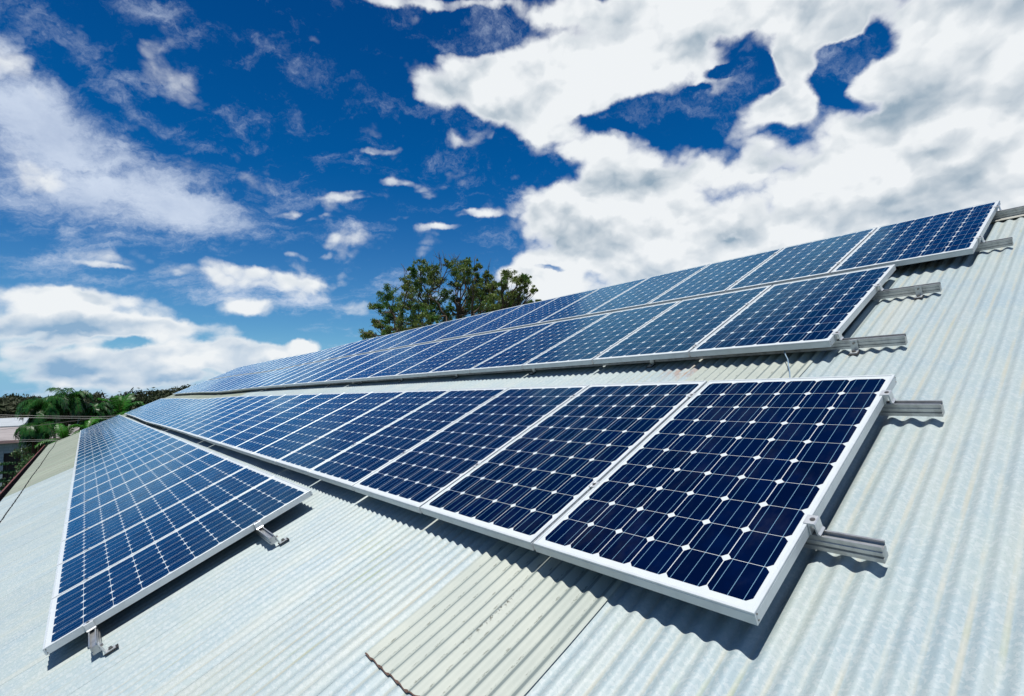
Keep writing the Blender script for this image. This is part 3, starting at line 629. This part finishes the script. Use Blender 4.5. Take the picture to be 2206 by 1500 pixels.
crotch = Vector((0.2, 0, 2.6)); br.tube([(0, 0, -0.2), (0.05, 0, 1.2), crotch], [0.42, 0.34, 0.3], 10)
mains = []
for k_, (x, y, dd) in enumerate([(1050, 790, 31), (820, 700, 33), (1190, 780, 32.5), (1350, 760, 31), (700, 860, 32), (1000, 900, 33), (1600, 800, 32), (520, 930, 31)]):
    p = at(E0[0] + x / ES, E0[1] + y / ES, dd) - tb
    mid = crotch.lerp(p, 0.5) + Vector((rt.uniform(-.3, .3), rt.uniform(-.3, .3), -0.2))
    br.tube([crotch, mid, p], [0.19, 0.12, 0.075], 8); mains.append(p)
def wob(a, b, n, amp):
    out_ = []
    for i in range(n + 1):
        t = i / n; q = a.lerp(b, t); s = math.sin(math.pi * t) * amp
        out_.append(q + Vector((mnoise.noise(q * 1.3), mnoise.noise(q * 1.3 + Vector((7, 0, 0))), mnoise.noise(q * 1.3 + Vector((0, 9, 0))))) * s + Vector((0, 0, -0.25 * s)))
    return out_
for p, r in zip(cen[:-4], rad[:-4]):
    below = [m_ for m_ in mains if m_.z < p.z + 0.3] or mains
    src = min(below, key=lambda m_: (m_ - p).length)
    pts = wob(src, p, 6, 0.7); br.tube(pts, [0.062 * (1 - 0.75 * i / 6) + 0.006 for i in range(7)], 6)
    for _ in range(7):
        s_ = pts[rt.randint(3, 6)]; e_ = p + Vector((rt.gauss(0, 1), rt.gauss(0, 1), rt.gauss(0.2, 0.8))).normalized() * r * rt.uniform(0.6, 1.15)
        br.tube(wob(s_, e_, 3, 0.2), [0.024, 0.017, 0.012, 0.006], 4)
# bare twigs sticking out of the top
for x, y, x2, y2 in [(1000, 300, 905, 100), (1000, 280, 1010, 110), (960, 260, 945, 120), (1060, 230, 1050, 90), (1160, 230, 1185, 115), (1130, 210, 1110, 150), (640, 360, 585, 255), (680, 340, 610, 240), (1380, 230, 1372, 130), (1530, 300, 1555, 230), (560, 450, 500, 430), (760, 250, 768, 180), (1160, 190, 1150, 120), (900, 260, 885, 200)]:
    a = at(E0[0] + x / ES, E0[1] + y / ES, DT) - tb; b_ = at(E0[0] + x2 / ES, E0[1] + y2 / ES, DT) - tb
    pts = wob(a, b_, 4, 0.35); br.tube(pts, [0.028, 0.022, 0.017, 0.012, 0.006], 4)
    for _ in range(3):
        s_ = pts[rt.randint(1, 3)]; br.tube([s_, s_ + (b_ - a).normalized() * 0.35 + Vector((rt.uniform(-.3, .3), rt.uniform(-.3, .3), rt.uniform(0, .25)))], [0.012, 0.005], 4)
br.build('trunk', M_bark, tree, True)
sub_c, sub_r, sub_n = [], [], []
for p, r in zip(cen, rad):
    for _ in range(17):
        o_ = Vector((rt.gauss(0, 1), rt.gauss(0, 1), rt.gauss(0, 0.9))).normalized() * r * rt.uniform(0.15, 1.12)
        rr = r * rt.uniform(0.20, 0.46); sub_c.append(tuple(p + o_)); sub_r.append(rr); sub_n.append(int(30 + 260 * rr))
link('crown', quad_mesh('crown', leaves(sub_c, sub_r, sub_n, 0.065, 0.5)), M_euc, tree)

# palms beyond the far end of the shed
def palm(px, py, dist, flen, nf, seed, label, droop=1.0, trunk_r=0.17, mat=M_palm, leaf=0.42, leaf_w=0.020, up_=0.9):
    rr = random.Random(seed); top = at(px, py, dist); basep = Vector((top.x, top.y, 0))
    o = empty('palm_tree', Matrix.Translation(basep)); tag(o, label, 'palm tree', 'palms beyond the far end of the shed')
    h_ = top.z
    MB().tube([(0, 0, -0.1), (0.02, 0, h_ * 0.3), (-0.03, 0.02, h_ * 0.7), (0, 0, h_)], [trunk_r * 1.3, trunk_r, trunk_r * 0.9, trunk_r * 0.8], 10).build('trunk', M_palmbark, o, True)
    V = []; fr = MB()
    for i in range(nf):
        az = 2 * math.pi * i / nf * 2.4 + rr.uniform(-.3, .3); el = R(rr.uniform(-25, 80)) * up_
        hd = Vector((math.cos(az), math.sin(az), 0)); L = flen * rr.uniform(0.75, 1.1); p = Vector((0, 0, h_)); dirv = (hd * math.cos(el) + Vector((0, 0, math.sin(el)))).normalized()
        n = 22; pts = [p.copy()]
        for j in range(n):
            dirv = (dirv + Vector((0, 0, -0.085 * droop * (0.6 + j / n)))).normalized(); p = p + dirv * (L / n); pts.append(p.copy())
        fr.tube(pts[::3] + [pts[-1]], [0.022 - 0.0022 * i_ for i_ in range(len(pts[::3]) + 1)], 4)
        side = dirv.cross(Vector((0, 0, 1)))
        side = Vector((-hd.y, hd.x, 0))
        for j in range(2, n + 1):
            for s_ in (-1, 1):
                for q in range(2):
                    a = pts[j - 1].lerp(pts[j], q * 0.5 + rr.random() * 0.3); T = (pts[j] - pts[j - 1]).normalized()
                    ll = leaf * (1.15 - 0.7 * abs(j / n - 0.4)) * rr.uniform(0.8, 1.15)
                    d1 = (side * s_ * 0.8 + T * 0.6 + Vector((0, 0, rr.uniform(-.2, .25)))).normalized(); d2 = (d1 + Vector((0, 0, -1.1 * droop))).normalized()
                    m_ = a + d1 * ll * 0.5; e_ = m_ + d2 * ll * 0.6; w = T * leaf_w
                    V += [a - w * 0.5, a + w * 0.5, m_ + w, m_ - w, m_ - w, m_ + w, e_ + w * 0.15, e_ - w * 0.15]
    fr.build('frond_stalks', M_palmbark, o)
    link('crown', quad_mesh('crown', np.array([tuple(v_) for v_ in V])), mat, o)
palm(143, 862, 41, 1.5, 36, 1, 'tallest feathery palm with drooping bright green fronds', 1.15, 0.20)
palm(95, 880, 39.5, 1.55, 36, 2, 'weeping palm leftmost of the palms in front of the grey warehouse', 1.6, 0.16)
palm(78, 925, 38.5, 1.25, 30, 6, 'low dense palm with hanging fronds in front of the warehouse door', 1.8, 0.14)
palm(203, 884, 42, 1.25, 30, 3, 'smaller drooping palm to the right of the tallest palm', 1.3, 0.15)
M_palm2 = leaf_material('young_palm_leaves', (0.02, 0.12, 0.012), (0.04, 0.18, 0.015), (0.02, 0.09, 0.01), 0.8, 0.4)
palm(137, 948, 38, 1.25, 14, 4, 'young palm with upright bright green fronds just above the roof end', 0.55, 0.08, M_palm2, 0.30, 0.02, 0.9)
palm(258, 888, 44, 1.4, 26, 5, 'bright green bushy palm farthest right, touching the panel row', 0.6, 0.10, M_palm2, 0.4, 0.022, 0.9)
palm(190, 925, 40, 1.1, 18, 8, 'small palm behind the far corner of the lowest panel row', 0.7, 0.08, M_palm2, 0.3, 0.02, 0.9)

# bushes and the small conifer beside the gutter
def bush(px, py, dist, r, h, n, mat, name, label, cat, size=0.07):
    c = at(px, py, dist); b0 = Vector((c.x, c.y, 0)); o = empty(name, Matrix.Translation(b0)); tag(o, label, cat)
    cs, rs, ns = [], [], []; rr = random.Random(int(px * 7 + py)); st = MB()
    for i in range(n):
        q = Vector((rr.uniform(-r, r), rr.uniform(-r, r), c.z - rr.uniform(0, h))); cs.append(tuple(q)); rs.append(rr.uniform(.18, .4)); ns.append(170)
        st.tube([(0, 0, 0), (q.x * .4, q.y * .4, q.z * .6), tuple(q)], [0.05, 0.03, 0.01], 5)
    st.build('stems', M_bark, o); link('crown', quad_mesh('crown', leaves(cs, rs, ns, size, 0.2)), mat, o)
bush(88, 985, 36.5, 0.8, 2.2, 42, M_bush, 'flowering_shrub', 'green shrub with reddish blossom beside the far gutter', 'shrub')
bush(60, 1010, 34.5, 0.6, 2.4, 30, M_bush, 'flowering_shrub', 'green shrub nearer along the gutter, left of the blossoming one', 'shrub')
bush(72, 962, 43.5, 0.8, 1.2, 22, M_bush, 'leafy_shrub', 'leafy green shrub against the grey warehouse wall', 'shrub')
c = at(16, 995, 27); b0 = Vector((c.x, c.y, 0)); o = empty('conifer', Matrix.Translation(b0)); tag(o, 'young dark conifer with tiers of flat branches in front of the warehouse door', 'conifer')
st = MB(); st.tube([(0, 0, 0), (0, 0, c.z)], [0.09, 0.012], 7); cs, rs, ns = [], [], []
for t_ in range(9):
    z = c.z - 0.1 - t_ * 0.30; L = 0.16 + 0.115 * t_
    for k_ in range(9):
        a = k_ * 0.7 + t_ * 0.4; e_ = Vector((math.cos(a) * L, math.sin(a) * L, z + 0.03)); st.tube([(0, 0, z), tuple(e_)], [0.014, 0.004], 4)
        for f_ in (0.4, 0.65, 0.9): cs.append((e_.x * f_, e_.y * f_, z + 0.03)); rs.append(0.10 + 0.05 * L); ns.append(26)
st.build('trunk', M_bark, o); link('crown', quad_mesh('crown', leaves(cs, rs, ns, 0.05, 0.0, 0.28)), M_con, o)

# distant forest: one mass beyond the buildings
cs, rs, ns = [], [], []
rf = random.Random(11)
prof_y = [(-260, 856), (0, 852), (60, 850), (120, 856), (180, 850), (215, 846), (235, 860), (250, 862), (290, 845), (330, 838), (380, 832), (430, 826), (700, 830), (1000, 840)]
def prof(x):
    for (a, ya), (b_, yb) in zip(prof_y, prof_y[1:]):
        if a <= x <= b_: return ya + (yb - ya) * (x - a) / (b_ - a)
    return 850
for row, (dist, off, nn_, step) in enumerate([(95, 16, 330, 0), (125, 7, 300, 0), (160, 0, 300, 0)]):
    for i in range(nn_ // 5):
        x = -260 + (720 + 260) * (i + rf.random()) / (nn_ // 5); y = prof(x) + off + rf.uniform(-3, 5)
        t_ = at(x, y, dist * rf.uniform(.94, 1.06)); r = rf.uniform(1.4, 3.0) * dist / 130
        for _ in range(9):
            cs.append((t_.x + rf.gauss(0, r * .8), t_.y + rf.gauss(0, r * .8), t_.z - r * rf.uniform(0.2, 1.5))); rs.append(r * rf.uniform(.35, .6)); ns.append(75)
        for z in np.arange(0.6, max(0.7, t_.z - 2), 1.6):
            cs.append((t_.x + rf.gauss(0, r * .6), t_.y + rf.gauss(0, r), float(z))); rs.append(r * .8); ns.append(50)
fo = link('forest', quad_mesh('forest', leaves(cs, rs, ns, 0.42, 0.1, 0.7)), M_for)
tag(fo, 'dark green and brown eucalyptus forest along the horizon', 'forest', None, 'stuff')

# ------------------------------------------------------------------ buildings and wires beyond the shed
def brick(name, c1, c2, mort, sc=1.0):
    m, h, b, o = material(name); p = h.new('ShaderNodeTexCoord').outputs['Object']; x, y, z = h.sep(p)
    bt = h.new('ShaderNodeTexBrick'); h.put(bt.inputs['Vector'], h.xyz(h.m('ADD', x, y), z, 0)); bt.inputs['Scale'].default_value = sc
    bt.inputs['Brick Width'].default_value = 0.4; bt.inputs['Row Height'].default_value = 0.2; bt.inputs['Mortar Size'].default_value = 0.012
    for i, c in zip((1, 2, 3), (c1, c2, mort)): bt.inputs[i].default_value = c + (1,)
    n = h.noise(p, 0.8, 5, 0.6); h.put(b.inputs['Base Color'], h.mix(h.m('MULTIPLY', h.ss(n, 0.4, 0.7), 0.4), bt.outputs[0], (0.12, 0.14, 0.14))); b.inputs['Roughness'].default_value = 0.85
    return m
M_block = brick('painted_blockwork', (0.28, 0.36, 0.40), (0.24, 0.32, 0.36), (0.17, 0.22, 0.25))
M_beige = simple('beige_wall', (0.36, 0.32, 0.29), 0.8, 0, 0.08, 1.0)
M_white = simple('white_roof_paint', (0.42, 0.45, 0.46), 0.5, 0.1, 0.06, 1.0)
M_pink = simple('faded_pink_roof', (0.42, 0.27, 0.25), 0.6, 0.1, 0.12, 1.0)
M_dark = simple('dark_doorway', (0.012, 0.011, 0.012), 0.8)
M_glass = simple('window_glass', (0.03, 0.04, 0.05), 0.1)
w0 = at(0, 955, 47)
wh = empty('warehouse', Matrix.Translation((w0.x, w0.y, 0))); tag(wh, 'grey blockwork warehouse with dark doorway and faded pink roof edge', 'warehouse')
H = w0.z
xr = at(93, 955, 47).x - w0.x; dx0, dx1 = at(8, 980, 47).x - w0.x, at(46, 980, 47).x - w0.x; dzt = at(25, 976, 47).z
mb = MB(); mb.box(-9, dx0, 0, 0.2, 0, H - 0.03); mb.box(dx0, dx1, 0, 0.2, dzt, H - 0.03); mb.box(dx1, xr + 1.6, 0, 0.2, 0, H - 0.03)
mb.box(-9, -8.8, 0.2, 8, 0, H - 0.03); mb.box(xr + 1.4, xr + 1.6, 0.2, 8, 0, H - 0.03); mb.box(-9, xr + 1.6, 8, 8.2, 0, H - 0.03)
mb.build('wall', M_block, wh)
MB().box(dx0 + 0.01, dx1 - 0.01, 0.08, 0.16, 0, dzt - 0.01).build('door', M_dark, wh)
mb = MB(); b_ = 0
mb.v += [(-9.2, -0.25, H), (xr + 1.8, -0.25, H), (xr + 1.8, 8.4, H + 0.55), (-9.2, 8.4, H + 0.55), (-9.2, -0.25, H + 0.16), (xr + 1.8, -0.25, H + 0.16), (xr + 1.8, 8.4, H + 0.7), (-9.2, 8.4, H + 0.7)]
mb.f += [(3, 2, 1, 0), (4, 5, 6, 7), (0, 1, 5, 4), (1, 2, 6, 5), (2, 3, 7, 6), (3, 0, 4, 7)]
mb.build('roof', simple('weathered_grey_roof', (0.30, 0.27, 0.26), 0.7, 0, 0.12, 1.0), wh)
MB().box(-9.2, xr + 1.8, -0.30, -0.252, H - 0.02, H + 0.15).build('fascia', M_pink, wh)
def hall(px0, px1, pyt, dist, depth, roofh, mw, mr, label, win=True):
    a, b2 = at(px0, pyt, dist), at(px1, pyt, dist); o = empty('low_building', Matrix.Translation((a.x, a.y, 0))); tag(o, label, 'building'); W = (b2 - a).length; H = a.z
    MB().box(0, W, 0, depth, 0, H).build('wall', mw, o)
    m2 = MB(); e = 0.3
    m2.v += [(-e, -e, H + .02), (W + e, -e, H + .02), (W + e, depth + e, H + .02), (-e, depth + e, H + .02), (-e, -e, H + .12), (W + e, -e, H + .12), (W + e, depth / 2, H + roofh), (-e, depth / 2, H + roofh), (W + e, depth + e, H + .12), (-e, depth + e, H + .12)]
    m2.f += [(3, 2, 1, 0), (0, 1, 5, 4), (4, 5, 6, 7), (7, 6, 8, 9), (2, 3, 9, 8), (1, 2, 8, 6, 5), (0, 4, 7, 9, 3)]
    m2.build('roof', mr, o)
    if win:
        for k_ in range(int(W // 3)): MB().box(1 + k_ * 3, 2.2 + k_ * 3, -0.03, 0.02, H - 1.9, H - 0.8).build('window', M_glass, o)
    return o
hall(-60, 42, 924, 70, 12, 0.75, M_beige, M_white, 'beige building with white sheet roof, left edge beyond the warehouse')
hall(-40, 26, 938, 62, 4, 0.3, simple('brown_shed_wall', (0.12, 0.05, 0.04), 0.8), simple('brown_shed_roof', (0.16, 0.10, 0.085), 0.8), 'low brown building in front of the beige one', False)
hall(100, 126, 938, 66, 5, 0.5, M_beige, M_white, 'small pale building glimpsed between the palm trunks', False)
hall(206, 232, 902, 75, 6, 0.4, M_white, M_white, 'small white building glimpsed behind the palms near the panel corner', True)
# pole with crossarm among the far buildings
pp = at(22, 903, 78); po = empty('utility_pole', Matrix.Translation((pp.x, pp.y, 0))); tag(po, 'thin grey utility pole with crossarm beyond the beige building', 'utility pole')
MB().tube([(0, 0, 0), (0, 0, pp.z)], [0.14, 0.10], 8).build('pole', simple('weathered_pole', (0.22, 0.23, 0.22), 0.8), po)
MB().box(-0.9, 0.9, -0.05, 0.05, pp.z - 0.5, pp.z - 0.38).build('crossarm', simple('weathered_arm', (0.2, 0.2, 0.18), 0.8), po)
M_wire = simple('bright_wire', (0.30, 0.30, 0.29), 0.4, 0.3)
M_wire2 = simple('dark_wire', (0.03, 0.03, 0.03), 0.5)
WL = [((-260, 884), (330, 897), 0.007, M_wire, 'upper thin pale power wire of the top pair crossing the palms'), ((-260, 889), (330, 901), 0.009, M_wire, 'lower pale power wire of the top pair crossing the palms'),
      ((-260, 943), (170, 944.5), 0.006, M_wire, 'upper pale power wire of the bottom pair by the warehouse roof edge'), ((-260, 950), (170, 947), 0.010, M_wire, 'lower pale power wire of the bottom pair by the warehouse roof edge'),
      ((-260, 950), (260, 893), 0.007, M_wire2, 'dark slanting cable crossing in front of the palms')]
for (a, b_, r, mt, lab) in WL:
    p0, p1 = at(a[0], a[1], 36.6), at(b_[0], b_[1], 36.6); pts = []
    for i in range(17):
        t_ = i / 16; q = p0.lerp(p1, t_); q.z -= 0.35 * 4 * t_ * (1 - t_) * 0.3; pts.append(q)
    w = MB().tube([p_ - p0 for p_ in pts], r, 5).build('power_wire', mt); w.location = p0
    tag(w, lab, 'power wire', 'wires strung beyond the shed')
# small crossing poles carry the wires beyond the frame on the left
for px, tp, lab in ((-262, 875, 'timber power pole off to the left that carries the wires'),):
    q = at(px, tp, 36.6); o = empty('power_pole', Matrix.Translation((q.x, q.y + 0.15, 0))); tag(o, lab, 'power pole')
    MB().tube([(0, 0, 0), (0, 0, q.z + 0.3)], [0.17, 0.12], 10).build('pole', M_bark, o)

scene.render.engine = 'CYCLES'
scene.cycles.use_denoising = True
